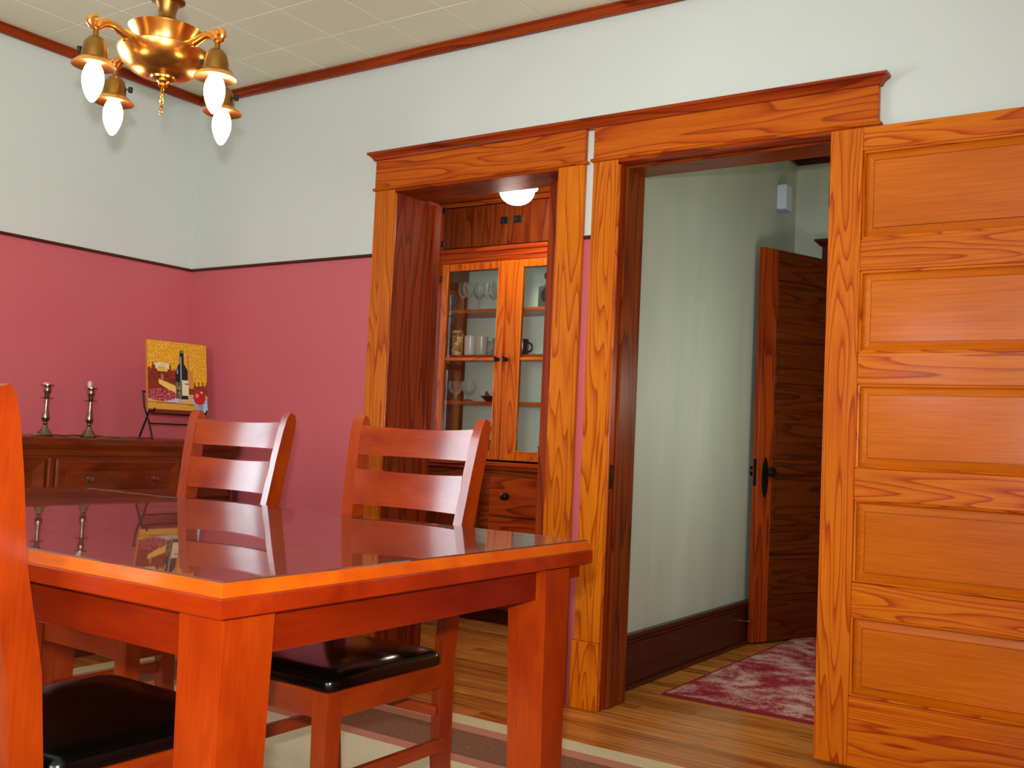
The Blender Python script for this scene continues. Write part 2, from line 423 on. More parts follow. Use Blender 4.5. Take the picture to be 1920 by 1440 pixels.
# knob on the far stile of the open leaf
kb = MB().box(.742, -.024, .87, .768, -.018, 1.03, bev=.003).build('escutcheon', M_IRON, d1)
MB().lathe([(.006, 0), (.006, .03), (.018, .036), (.026, .05), (.022, .062), (.004, .066)], seg=20, mat=Matrix.Translation((.755, -.022, .95)) @ Matrix.Rotation(PI/2, 4, 'X')).build('door_knob', M_IRON, kb, smooth=40)
for z in (.25, 1.02, 1.8):
    MB().lathe([(.006, 0), (.0075, .004), (.0075, .086), (.006, .09)], (-.006, .022, z), 10).build('hinge', M_IRON, d1, smooth=40)

# hall door
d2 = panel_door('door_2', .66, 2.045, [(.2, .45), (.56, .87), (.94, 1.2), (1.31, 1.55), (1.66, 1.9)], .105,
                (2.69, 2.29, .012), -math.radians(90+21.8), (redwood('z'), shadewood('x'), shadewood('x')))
for sg in (-1, 1):
    e = MB().prism([(.606+.022*math.cos(q*PI/8)*(1 if abs(math.sin(q*PI/8)) < .9 else .6), .845+.105*math.sin(q*PI/8)) for q in range(16)], 'y', sg*.018, sg*.023).build('escutcheon', M_IRON, d2)
    MB().lathe([(.009, 0), (.008, .022), (.02, .03), (.027, .043), (.022, .056), (.004, .06)], seg=20, mat=Matrix.Translation((.606, sg*.022, .875)) @ Matrix.Rotation(PI/2*(1 if sg < 0 else -1), 4, 'X')).build('door_knob', M_IRON, e, smooth=40)
MB().box(.659, -.011, .80, .6615, .011, .94, bev=.0006).build('latch_plate', M_IRON, d2)

# ------------------------------------------------------------------ hall and pantry shell
wall('wall_hall_left', [(2.30, .15, 0, 2.397, 2.33, 2.72)], M_HALL)
wall('wall_hall_right', [(3.75, .15, 0, 3.85, 2.33, 2.72)], M_HALL)
wall('wall_hall_back', [(0, 2.33, 0, 2.67, 2.43, 2.72), (3.35, 2.33, 0, 3.85, 2.43, 2.72), (2.67, 2.33, 2.08, 3.35, 2.43, 2.72)], M_HALL)
wall('wall_hall_end', [(2.3, 3.2, 0, 3.85, 3.3, 2.72), (2.2, 2.43, 0, 2.3, 3.3, 2.72), (3.75, 2.43, 0, 3.85, 3.3, 2.72)], M_HALL)
wall('ceiling_hall', [(2.30, .15, 2.70, 3.85, 3.3, 2.8)], M_CEIL)
ht = empty('trim_9', kind='structure')
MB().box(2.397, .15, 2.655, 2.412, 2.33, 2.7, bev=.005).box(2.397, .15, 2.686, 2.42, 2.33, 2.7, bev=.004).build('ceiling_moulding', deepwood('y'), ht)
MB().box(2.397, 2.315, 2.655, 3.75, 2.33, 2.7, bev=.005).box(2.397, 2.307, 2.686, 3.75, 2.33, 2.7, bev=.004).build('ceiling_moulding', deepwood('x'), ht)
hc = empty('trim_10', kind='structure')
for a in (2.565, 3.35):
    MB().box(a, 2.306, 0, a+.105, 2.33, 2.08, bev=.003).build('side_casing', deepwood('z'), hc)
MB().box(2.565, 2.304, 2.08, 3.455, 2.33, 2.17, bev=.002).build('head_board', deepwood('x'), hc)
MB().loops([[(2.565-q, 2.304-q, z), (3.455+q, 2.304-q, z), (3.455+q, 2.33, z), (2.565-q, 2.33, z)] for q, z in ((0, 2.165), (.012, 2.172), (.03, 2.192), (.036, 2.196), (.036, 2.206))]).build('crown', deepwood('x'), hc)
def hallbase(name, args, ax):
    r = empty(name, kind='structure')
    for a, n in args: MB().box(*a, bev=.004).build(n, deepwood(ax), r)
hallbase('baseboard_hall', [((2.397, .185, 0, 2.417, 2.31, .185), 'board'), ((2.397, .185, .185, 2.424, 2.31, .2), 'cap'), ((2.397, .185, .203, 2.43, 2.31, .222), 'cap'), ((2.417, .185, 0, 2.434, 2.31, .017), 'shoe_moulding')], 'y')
# pantry
wall('wall_pantry_left', [(.20, .15, 0, .30, .36, 2.72), (.20, .88, 0, .30, 2.33, 2.72), (.20, .36, 0, .30, .88, .9), (.20, .36, 2.0, .30, .88, 2.72)], M_HALL)
window('window_5', 'x', .36, .88, .9, 2.0, .25)  # unseen window added to brighten the pantry
wall('ceiling_pantry', [(.20, .15, 2.34, 2.30, 2.0, 2.38)], darkwood('x'))
wall('wall_pantry_back', [(.3, 1.62, 0, 2.30, 1.70, 2.34)], M_HALL)

# ------------------------------------------------------------------ china cabinet
CX0, CX1, CY = .60, 1.72, 1.20
cab = empty('china_cabinet', (1.16, 1.20, 0), 0, 'built-in fir china cabinet with glazed doors beyond the left doorway', 'cabinet')
def P(m, name, mat, parent=None, smooth=0):
    o = m.build(name, mat, parent or cab, smooth)
    return o
ox, oy = 1.16, 1.20
def cbx(m, x0, y0, z0, x1, y1, z1, bev=.002): return m.box(x0-ox, y0-oy, z0, x1-ox, y1-oy, z1, bev=bev)
D = .27                                                            # upper case depth
for a, b in ((.60, .63), (1.69, 1.72)):
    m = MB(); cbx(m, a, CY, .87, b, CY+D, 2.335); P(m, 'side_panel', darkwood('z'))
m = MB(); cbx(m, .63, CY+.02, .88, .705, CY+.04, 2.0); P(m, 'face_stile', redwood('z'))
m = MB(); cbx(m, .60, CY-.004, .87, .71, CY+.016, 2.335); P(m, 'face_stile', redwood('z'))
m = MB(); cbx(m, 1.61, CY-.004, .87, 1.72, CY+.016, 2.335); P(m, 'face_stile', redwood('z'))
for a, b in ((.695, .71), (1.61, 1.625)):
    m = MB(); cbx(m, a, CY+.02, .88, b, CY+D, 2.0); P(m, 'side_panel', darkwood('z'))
m = MB(); cbx(m, .63, CY+D-.012, .87, 1.69, CY+D, 2.335, 0); P(m, 'back_panel', M_BACK)
for z in (.905, 1.20, 1.462, 1.722):
    m = MB(); cbx(m, .71, CY+.03, z-.02, 1.61, CY+D-.013, z); P(m, 'shelf', trimwood('x'))
m = MB(); cbx(m, .66, CY-.012, 2.01, 1.66, CY+.016, 2.04); cbx(m, .64, CY-.03, 2.04, 1.68, CY+.016, 2.065, .005); cbx(m, .70, CY-.005, 1.985, 1.62, CY+.016, 2.01); P(m, 'ledge_moulding', redwood('x'))
m = MB(); cbx(m, .64, CY-.015, 2.312, 1.68, CY+.02, 2.338, .004); P(m, 'top_moulding', darkwood('x'))
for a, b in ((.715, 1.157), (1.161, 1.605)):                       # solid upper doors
    m = MB(); cbx(m, a, CY-.014, 2.072, b, CY+.008, 2.305); d = P(m, 'upper_door', shadewood('z'))  # shade put into the wood colour, countering the close pantry lamp
for x in (1.140, 1.228):
    m = MB(); cbx(m, x-.027, CY-.022, 2.185, x+.027, CY-.013, 2.225, .003); m.lathe([(.004, 0), (.009, .008), (.009, .014), (.002, .016)], seg=12, mat=Matrix.Translation((x-ox, CY-.022-oy, 2.205)) @ Matrix.Rotation(PI/2, 4, 'X'))
    P(m, 'latch', M_BLACKI)
for z in (2.105, 2.30, 1.90, .97):
    m = MB(); cbx(m, .700, CY-.018, z-.018, .722, CY-.004, z+.018, .003); P(m, 'hinge', M_BLACKI)
for i, (a, b) in enumerate(((.715, 1.157), (1.160, 1.605))):
    fr = MB(); z0, z1 = .878, 1.982
    sl, sr = (.042, .043) if i == 0 else (.114, .038)
    cbx(fr, a, CY-.012, z0, a+sl, CY+.012, z1); cbx(fr, b-sr, CY-.012, z0, b, CY+.012, z1)
    cbx(fr, a+sl, CY-.011, z0, b-sr, CY+.011, z0+.05); cbx(fr, a+sl, CY-.011, z1-.042, b-sr, CY+.011, z1)
    door = P(fr, 'glazed_door', trimwood('z'))
    mu = MB(); cbx(mu, a+sl, CY-.009, 1.425, b-sr, CY+.009, 1.443, .004); P(mu, 'muntin', trimwood('x'), door)
    for q0, q1 in ((z0+.05, 1.425), (1.443, z1-.042)):
        pn = MB(); cbx(pn, a+sl, CY-.002, q0, b-sr, CY+.002, q1, 0); P(pn, 'pane', M_PANE, door)
    bead = MB()
    for q in (a+sl, b-sr): cbx(bead, q-.003, CY-.015, z0+.05, q+.003, CY-.009, z1-.042, .002)
    cbx(bead, a+sl, CY-.015, z0+.047, b-sr, CY-.009, z0+.053, .002)
    P(bead, 'glazing_bead', casewood('z'), door)
    kx = (b-.024) if i == 0 else (a+.03)
    kn = MB().lathe([(.012, 0), (.012, .004), (.005, .006), (.005, .016), (.014, .022), (.015, .03), (.006, .034)], seg=16, mat=Matrix.Translation((kx-ox, CY-.012-oy, 1.43)) @ Matrix.Rotation(PI/2, 4, 'X'))
    P(kn, 'door_knob', M_IRON, door, 40)
m = MB(); cbx(m, 1.1575, CY-.018, .88, 1.168, CY-.010, 1.982, .002); P(m, 'astragal', trimwood('z'))
# lower cabinet with counter ledge
LY = CY-.06
m = MB(); cbx(m, .55, LY-.04, .845, 1.98, CY+D, .868, .004); cbx(m, .57, LY-.024, .825, 1.98, LY+.02, .845, .004); P(m, 'counter_ledge', redwood('x'))
m = MB(); cbx(m, .58, LY, .08, 1.96, CY+D, .825); P(m, 'lower_case', darkwood('x'))
m = MB(); cbx(m, .60, LY+.04, 0, 1.94, CY+D, .08); P(m, 'toe_board', deepwood('x'))
for z0, z1 in ((.585, .79), (.37, .572), (.12, .357)):
    m = MB(); cbx(m, 1.165, LY-.02, z0, 1.66, LY, z1, .003); dr = P(m, 'drawer', redwood('x'))
    m = MB()
    m.lathe([(.02, 0), (.02, .004), (.007, .006), (.007, .016), (.018, .022), (.02, .03), (.008, .036)], seg=18, mat=Matrix.Translation((1.275-ox, LY-.02-oy, (z0+z1)/2)) @ Matrix.Rotation(PI/2, 4, 'X'))
    P(m, 'drawer_knob', M_IRON, dr, 40)
for a, b in ((.62, 1.09),):
    m = MB(); cbx(m, a, LY-.02, .12, b, LY, .79, .003); dr = P(m, 'lower_door', darkwood('z'))
    m = MB(); m.lathe([(.016, 0), (.006, .004), (.006, .016), (.017, .022), (.018, .03), (.006, .036)], seg=16, mat=Matrix.Translation((1.055-ox, LY-.02-oy, .70)) @ Matrix.Rotation(PI/2, 4, 'X')); P(m, 'door_knob', M_IRON, dr, 40)

# ceiling dome of the pantry
dm = empty('ceiling_dome_light', (1.40, .91, 2.34), 0, 'small white glowing dome lamp on the pantry ceiling', 'ceiling light')
MB().lathe([(.06, 0), (.06, -.02), (.11, -.026), (.11, -.034), (.06, -.036)], seg=28).build('mount', M_BRASSD, dm, 40)
MB().lathe([(.108, -.034), (.109, -.045), (.096, -.055)]+[(.092*math.cos(q*PI/16), -.06-.072*math.sin(q*PI/16)) for q in range(9)], seg=28).build('glass_shade', M_DOME, dm, 50)

# ------------------------------------------------------------------ dishes inside the cabinet
def wine_profile(h=.17, r=.032):
    return [(.03, 0), (.031, .003), (.006, .008), (.004, .02), (.004, .45*h), (.012, .5*h), (.9*r, .62*h), (r, .74*h), (.95*r, .88*h), (.8*r, h)]
sh1, sh2, sh3, sh0 = 1.722, 1.462, 1.20, .905
g0 = None
spots = [(.775, .10), (.835, .06), (.845, .17), (.90, .09), (.935, .19), (.965, .06), (1.00, .15), (1.035, .07), (1.07, .18), (1.085, .10)]
names = ['wine glass standing alone at the left end of the top cabinet shelf', 'second wine glass from the left, front row of the top cabinet shelf', 'wine glass behind the second one, dark side panel behind it',
         'wine glass in the front row against the edge of the pale back panel', 'wine glass in the back row, left of the middle of the top shelf', 'middle wine glass of the front row on the top shelf',
         'middle wine glass of the back row on the top shelf', 'wine glass in the front row near the door stile', 'wine glass at the back right corner beside the door stile', 'rightmost wine glass of the front row, half hidden by the stile']
for i, (x, dy) in enumerate(spots):
    if g0 is None:
        g0 = MB().lathe(wine_profile(), seg=14, caps=False).build('wine_glass', M_GLASS, None, 50); o = g0
    else: o = g0.copy(); COL.objects.link(o)
    o.location = (x, CY+.035+dy*.85, sh1)
    tag(o, names[i], 'glass', 'wine glasses on the top cabinet shelf')
# coffee pot on the top right
cp = empty('coffee_maker', (1.37, CY+.13, sh1), 0, 'grey canister with a round black front on the top right shelf', 'coffee maker')
MB().box(-.055, -.05, 0, .075, .06, .125, bev=.014, seg=2).lathe([(.045, .12), (.03, .14), (.03, .17), (.034, .19), (.02, .2)], (0, 0, 0), 16).build('body', plain('grey_green_metal', (96, 98, 80), .4, metal=.4), cp, 40)
MB().lathe([(.046, 0), (.046, .01), (.04, .014), (.002, .014)], seg=22, mat=Matrix.Translation((.02, -.05, .07)) @ Matrix.Rotation(PI/2, 4, 'X')).build('round_plate', M_BLACKI, cp, 40)
MB().box(-.03, -.03, .165, .03, .03, .2, bev=.006).build('lid', M_BLACKI, cp)
tag(MB().lathe([(.03, 0), (.034, .02), (.034, .1), (.02, .13), (.022, .17), (.022, .172)], (1.47, CY+.1, sh1), 14, caps=False).build('glass_jar', M_GLASS, None, 40), 'clear glass jar beside the grey canister on the top right shelf', 'jar')
# second shelf
def mug(name, x, dy, r, h, mat, label, cat, handle=True, z=sh2, ang=0):
    e = empty(name, (x, CY+.04+dy, z), ang, label, cat)
    MB().lathe([(r*.9, 0), (r, .01), (r, h)]+([] if mat is M_GLASS else [(r-.004, h), (r-.004, .012), (.002, .01)]), seg=20, caps=False).build('cup', mat, e, 40)
    if handle:
        MB().tube([(r-.002, 0, h*.78)]+[(r+.03*math.sin(q*PI/6), 0, h*.5+h*.3*math.cos(q*PI/6)) for q in range(1, 6)]+[(r-.002, 0, h*.2)], .005, 6).build('handle', mat, e, 60)
    return e
def pattern_mat():
    m, nt, b = new_mat('printed_mug'); n = noise(nt, coords(nt, (1, 1, 1)), 34, 2, .5)
    nt.links.new(ramp(nt, n, [(.42, lin((222, 205, 150))), (.5, lin((206, 168, 84))), (.58, lin((120, 80, 40)))]), b.inputs['Base Color']); b.inputs['Roughness'].default_value = .3; return m
mug('tall_mug', .772, .05, .034, .145, pattern_mat(), 'tall cream mug with brown and yellow print, left end of the second shelf', 'mug', False)
mug('mug', .858, .06, .036, .115, plain('white_china', (216, 208, 200), .25, coat=.5), 'plain white mug next to the tall printed mug', 'mug', True, ang=.2)
mug('mug', .945, .05, .036, .11, plain('beige_china', (186, 176, 156), .3, coat=.5), 'beige mug, third from the left on the second shelf', 'mug', True, ang=.4)
mug('glass_tumbler', .99, .15, .034, .105, M_GLASS, 'clear glass mug behind the beige mug on the second shelf', 'glass', True)
mug('glass_tumbler', 1.045, .08, .034, .105, M_GLASS, 'clear glass mug at the right end of the second shelf', 'glass', True)
mug('black_mug', 1.225, .05, .036, .09, plain('black_china', (16, 14, 14), .2, coat=.5), 'black mug with a loop handle behind the right glazed door', 'mug', True)
tag(MB().lathe([(.028, 0), (.01, .006), (.008, .03), (.035, .06), (.045, .11), (.036, .17)], (1.42, CY+.11, sh2), 16, caps=False).build('glass_goblet', M_GLASS, None, 50), 'tall clear goblet at the right side of the second shelf', 'glass')
# third shelf
gp = [(.034, 0), (.03, .006), (.008, .012), (.007, .035), (.03, .052), (.045, .08), (.038, .115)]
a0 = tag(MB().lathe(gp, (0, 0, 0), 16, caps=False).build('brandy_glass', M_GLASS, None, 50), 'round stemmed glass at the left end of the third shelf', 'glass'); a0.location = (.775, CY+.09, sh3)
a1 = a0.copy(); COL.objects.link(a1); a1.location = (.875, CY+.08, sh3); a1['label'] = 'round stemmed glass beside the small silver dish, third shelf'
sd = empty('silver_dish', (1.03, CY+.09, sh3), 0, 'small fluted silver dish on the third shelf', 'dish')
MB().lathe([(.03, 0), (.034, .004), (.05, .02), (.062, .03), (.058, .03), (.045, .02), (.002, .006)], seg=18, caps=False).build('bowl', M_PEWTER, sd, 30)
MB().prism([(-.05, .02), (-.035, .062), (-.02, .045), (.0, .03), (.03, .034), (.02, .02)], 'y', -.004, .004).build('ornament', M_PEWTER, sd)
bb = empty('black_pot', (1.44, CY+.12, sh3), 0, 'shiny black bowl shaped pot behind the right glazed door', 'pot')
MB().lathe([(.05, 0), (.075, .02), (.09, .06), (.092, .1), (.088, .1), (.084, .06), (.07, .022), (.002, .01)], seg=24, caps=False, mat=Matrix.Rotation(.12, 4, 'Y')).build('bowl', plain('black_glaze', (14, 14, 16), .12, coat=1), bb, 40)
# bottom shelf
bx_ = empty('trinket_box', (1.43, CY+.09, sh0), 0, 'small dark red box with a silver rod at the cabinet bottom', 'box')
MB().box(-.055, -.03, 0, .06, .03, .05, bev=.002).build('case', plain('maroon_box', (90, 40, 34), .4), bx_)
MB().box(-.058, -.033, .05, .063, .033, .056, bev=.001).build('lid', M_PEWTER, bx_)
MB().lathe([(.004, 0), (.004, .085), (.002, .088)], (.0, -.036, 0), 8).build('rod', M_PEWTER, bx_)
sf = empty('salt_shaker', (1.055, CY+.07, sh0), 0, 'small grey figurine at the cabinet bottom by the door stile', 'figurine')
MB().lathe([(.02, 0), (.024, .01), (.016, .05), (.02, .065), (.012, .08), (.002, .085)], seg=12).build('body', M_PEWTER, sf, 40)

# ------------------------------------------------------------------ rugs
def rug_mat():
    m, nt, b = new_mat('bordered_rug')
    tc = nt.nodes.new('ShaderNodeTexCoord'); sp = nt.nodes.new('ShaderNodeSeparateXYZ'); nt.links.new(tc.outputs['Object'], sp.inputs[0])
    hx, hy = 1.53, 1.45
    dx = math_n(nt, 'SUBTRACT', hx, math_n(nt, 'ABSOLUTE', sp.outputs[0])); dy = math_n(nt, 'SUBTRACT', hy, math_n(nt, 'ABSOLUTE', sp.outputs[1]))
    d = math_n(nt, 'MINIMUM', dx, dy)
    cream, pink, brown, field = lin((212, 196, 158)), lin((190, 128, 104)), lin((132, 90, 70)), lin((216, 206, 174))
    r = nt.nodes.new('ShaderNodeValToRGB'); r.color_ramp.interpolation = 'CONSTANT'; e = r.color_ramp.elements
    e[0].position = 0; e[0].color = cream; e[1].position = .09; e[1].color = pink
    for p, c in ((.155, brown), (.375, pink), (.43, field)): x = e.new(p); x.color = c
    nt.links.new(d, r.inputs[0])
    v = nt.nodes.new('ShaderNodeTexVoronoi'); v.inputs['Scale'].default_value = 5.5; nt.links.new(coords(nt, (1, 1, 0), False), v.inputs['Vector'])
    rg = math_n(nt, 'FRACT', math_n(nt, 'MULTIPLY_ADD', v.outputs['Distance'], 7.0, noise(nt, coords(nt, (1, 1, 0), False), 14, 2)))
    ln = ramp(nt, rg, [(.0, (0, 0, 0, 1)), (.78, (0, 0, 0, 1)), (.86, (1, 1, 1, 1)), (.94, (0, 0, 0, 1))])
    inb = math_n(nt, 'MULTIPLY', math_n(nt, 'GREATER_THAN', d, .17), math_n(nt, 'LESS_THAN', d, .36))
    fac = math_n(nt, 'MULTIPLY', math_n(nt, 'MULTIPLY', ln, inb), .4)
    c = mixc(nt, fac, r.outputs[0], lin((170, 134, 100)))
    nn = noise(nt, coords(nt, (1, 1, 1), False), 260, 2)
    c = mixc(nt, 1.0, c, ramp(nt, nn, [(.3, (.86, .86, .86, 1)), (.7, (1.08, 1.08, 1.08, 1))]), 'MULTIPLY')
    nt.links.new(c, b.inputs['Base Color']); b.inputs['Roughness'].default_value = .95; b.inputs['Specular IOR Level'].default_value = .1
    bp = nt.nodes.new('ShaderNodeBump'); bp.inputs['Strength'].default_value = .3; bp.inputs['Distance'].default_value = .003; nt.links.new(nn, bp.inputs['Height']); nt.links.new(bp.outputs[0], b.inputs['Normal'])
    return m
rg = MB().rect(-1.53, -1.45, 1.53, 1.45, [(0, 0), (0, .006), (.004, .009)]).build('area_rug', rug_mat(), loc=(2.17, -1.868, .0005))
tag(rg, 'large cream rug with brown and pink border under the dining table', 'rug')
def hall_rug_mat():
    m, nt, b = new_mat('crimson_damask')
    n1 = noise(nt, coords(nt, (1, 1, 0), False), 6, 2, .5, 1.0); n2 = noise(nt, coords(nt, (1, 1, 0), False), 62, 4, .7, 1.6)
    v = nt.nodes.new('ShaderNodeTexVoronoi'); v.inputs['Scale'].default_value = 9; nt.links.new(coords(nt, (1, 1, 0), False), v.inputs['Vector'])
    s = math_n(nt, 'ADD', math_n(nt, 'MULTIPLY', n1, 1.0), math_n(nt, 'MULTIPLY', n2, .9))
    s = math_n(nt, 'ADD', s, math_n(nt, 'MULTIPLY', v.outputs['Distance'], .12))
    c = ramp(nt, math_n(nt, 'MULTIPLY', s, .5), [(.38, lin((140, 26, 42))), (.47, lin((158, 50, 62))), (.53, lin((190, 126, 122))), (.60, lin((208, 172, 158)))])
    tc = nt.nodes.new('ShaderNodeTexCoord'); sp = nt.nodes.new('ShaderNodeSeparateXYZ'); nt.links.new(tc.outputs['Object'], sp.inputs[0])
    ed = math_n(nt, 'LESS_THAN', math_n(nt, 'MINIMUM', math_n(nt, 'SUBTRACT', .38, math_n(nt, 'ABSOLUTE', sp.outputs[0])), math_n(nt, 'SUBTRACT', .86, math_n(nt, 'ABSOLUTE', sp.outputs[1]))), .014)
    nt.links.new(mixc(nt, ed, c, lin((130, 36, 46))), b.inputs['Base Color']); b.inputs['Roughness'].default_value = .95; b.inputs['Specular IOR Level'].default_value = .1
    return m
hr = MB().rect(-.38, -.86, .38, .86, [(0, 0), (0, .006), (.004, .009)]).build('hall_rug', hall_rug_mat(), loc=(2.942, 1.255, .0005))
tag(hr, 'crimson and cream patterned runner on the hall floor', 'rug')

# ------------------------------------------------------------------ dining table
TX0, TX1, TY0, TY1, TZ = 1.35, 3.216, -2.437, -1.395, .78
TZ -= .0095
tb = empty('dining_table', ((TX0+TX1)/2, (TY0+TY1)/2, .0102), 0, 'large reddish wooden dining table with polished plank top', 'table')
hw, hd = (TX1-TX0)/2, (TY1-TY0)/2
def top_mat(ax): return cherry(ax, 'table_top', (96, 34, 12), (74, 24, 8), .3, 1.0, .02)
rimw = .07
rm = MB()
st = [(.012, TZ-.055), (.0, TZ-.05), (.0, TZ-.0245), (.003, TZ-.0225), (rimw, TZ-.022)]
rm.loops([[(-hw+i, -hd+i, z), (hw-i, -hd+i, z), (hw-i, hd-i, z), (-hw+i, hd-i, z)] for i, z in st], True, False)
rm.build('edge_band', cherry('x', 'table_edge', (146, 42, 3), (122, 27, 2), .3, .4, .08), tb)
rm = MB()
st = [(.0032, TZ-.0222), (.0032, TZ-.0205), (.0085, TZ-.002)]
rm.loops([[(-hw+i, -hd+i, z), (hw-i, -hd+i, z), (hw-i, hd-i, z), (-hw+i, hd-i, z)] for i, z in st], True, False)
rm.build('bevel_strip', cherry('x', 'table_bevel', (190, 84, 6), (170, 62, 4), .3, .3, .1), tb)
rm = MB()
st = [(.0085, TZ-.002), (.0125, TZ), (rimw, TZ), (rimw, TZ-.02)]
rm.loops([[(-hw+i, -hd+i, z), (hw-i, -hd+i, z), (hw-i, hd-i, z), (-hw+i, hd-i, z)] for i, z in st], True, False)
rm.build('top_border', top_mat('x'), tb)
MB().box(-hw+rimw-.01, -hd+rimw-.01, TZ-.052, hw-rimw+.01, hd-rimw+.01, TZ-.02).build('core', cherry('x', 'table_core', (120, 40, 14), (90, 28, 10)), tb)
npl = 8; pw = (2*hd-2*rimw)/npl
pm = MB().box(-hw+rimw+.0006, .0006, TZ-.02, hw-rimw-.0006, pw-.0007, TZ-.0002)
pl0 = pm.build('plank', top_mat('x'), tb, loc=(0, -hd+rimw, 0))
for k in range(1, npl):
    o = pl0.copy(); COL.objects.link(o); o.location = (0, -hd+rimw+k*pw, 0)
LW = .095
for sx, sy, iny in ((1, -1, .014), (1, 1, .085), (-1, -1, .014), (-1, 1, .085)):
    x1 = sx*(hw-.009); y1 = sy*(hd-iny)
    MB().loops([[(x1-sx*LW*0-(sx*0), y1, z), (x1-sx*(LW-q), y1, z), (x1-sx*(LW-q), y1-sy*(LW-q), z), (x1, y1-sy*(LW-q), z)] for z, q in ((.0, .02), (.35, .01), (TZ-.055, 0))]).build('leg', cherry('z', 'table_leg', (152, 52, 4), (128, 32, 2), .3, .3, .12), tb)
for sy, iny in ((-1, .05), (1, .11)):
    MB().box(-hw+.09, sy*(hd-iny)-.012, TZ-.125, hw-.09, sy*(hd-iny)+.012, TZ-.055, bev=.001).build('apron', cherry('x', 'table_apron', (122, 30, 2), (100, 19, 1), .3, .3, .1), tb)
for sx in (-1, 1):
    MB().box(sx*(hw-.045)-.012, -hd+.09, TZ-.118, sx*(hw-.045)+.012, hd-.16, TZ-.055, bev=.001).build('apron', cherry('y', 'table_apron', (122, 30, 2), (100, 19, 1), .3, .3, .1), tb)
    MB().box(sx*(hw-.06)-.03, hd-.088, TZ-.082, sx*(hw-.02)-.0, hd-.02, TZ-.055, bev=.001).build('end_batten', cherry('y', 'table_apron', (122, 30, 2), (100, 19, 1), .3, .3, .1), tb)

# ------------------------------------------------------------------ chairs
def make_chair():
    r = empty('dining_chair', (0, 0, 0), 0, 'x', 'chair')
    wood, woodx, woody = cherry('z', 'chair_wood', (150, 52, 4), (124, 33, 2)), cherry('x', 'chair_wood', (150, 52, 4), (124, 33, 2)), cherry('y', 'chair_wood', (150, 52, 4), (124, 33, 2))
    prof = [(0, .03, .045), (.2, .006, .05), (.44, 0, .054), (.6, .015, .054), (.77, .052, .052), (.9, .072, .05), (.98, .087, .046), (1.015, .097, .038), (1.034, .108, .02)]
    def half(z): return .2 + (z/.77*.005 if z < .77 else .005+(z-.77)*.075)
    for s in (-1, 1):
        rings = []
        for z, y, d in prof:
            x = s*half(z); t = .032
            rings.append([(x, y, z), (x-s*t, y+.007, z), (x-s*t, y+d, z-.006), (x, y+d, z-.006)])
        MB().loops(rings).build('back_post', wood, r, 30)
    def slat(z0, z1, name='slat'):
        m = MB(); rings = []
        n = 14
        def yf(z):
            for (za, ya, _), (zb, yb, _) in zip(prof, prof[1:]):
                if za <= z <= zb: return ya + (yb-ya)*(z-za)/(zb-za)
        for i in range(n+1):
            q = i/n*2-1
            bow = .03*(1-q*q)
            ha = half((z0+z1)/2)-.028
            dip = -.006*(1-q*q)
            rings.append([(q*ha, yf(z0)+.006+bow, z0), (q*ha, yf(z1)+.006+bow, z1+dip), (q*ha, yf(z1)+.026+bow, z1+dip), (q*ha, yf(z0)+.026+bow, z0)])
        m.loops(rings).build(name, woodx, r, 30)
    slat(.925, 1.006); slat(.79, .887); slat(.655, .755); slat(.55, .62)
    # seat
    c = MB(); w, d = .215, .40
    def ring(i, z, rr=.03):
        pts = []
        for cx, cy, a0 in ((w-rr, -rr-.004, 0), (-w+rr, -rr-.004, PI/2), (-w+rr, -d+rr, PI), (w-rr, -d+rr, 1.5*PI)):
            for k in range(5):
                a = a0+k*PI/8; pts.append((cx+(rr-i)*math.cos(a), cy+(rr-i)*math.sin(a), z))
        return pts
    def ringin(f, z):
        return [(p[0]*f, (p[1]+d/2)*f-d/2, z) for p in ring(0, z)]
    c.loops([ringin(.97, .43), ringin(1, .434), ringin(1.0, .448), ringin(.985, .458), ringin(.94, .466), ringin(.8, .472), ringin(.5, .476), ringin(.2, .477)])
    c.build('seat_cushion', M_BLACK, r, 50)
    for s in (-1, 1):
        MB().loops([[(s*.21, -d, z), (s*(.21-t), -d, z), (s*(.21-t), -d+t, z), (s*.21, -d+t, z)] for z, t in ((0, .034), (.43, .046))]).build('front_leg', wood, r)
        MB().box(s*.205, -d+.04, .372, s*.185, .006, .43, bev=.001).build('side_rail', woody, r)
        MB().box(s*.203, -d+.035, .215, s*.185, .03, .245, bev=.001).build('stretcher', woody, r)
    MB().box(-.17, -d+.004, .372, .17, -d+.026, .43, bev=.001).build('front_rail', woodx, r)
    MB().box(-.195, -.002, .372, .195, .02, .43, bev=.001).build('back_rail', woodx, r)
    MB().box(-.19, .0, .30, .19, .018, .325, bev=.001).build('stretcher', woodx, r)
    return r
ch = make_chair()
ch['group'] = 'dining chairs around the table'
ch.location = (2.599, -1.385, .0102); ch.rotation_euler = (0, 0, 0)
ch['label'] = 'dining chair with its back before the pantry doorway, seat under the table'
dup(ch, (1.851, -1.345, .0102), 0, 'dining chair with its back before the pink corner and sideboard end')
dup(ch, (2.668, -2.465, .0102), PI, 'dining chair in the left foreground, back post cut by the photo edge')

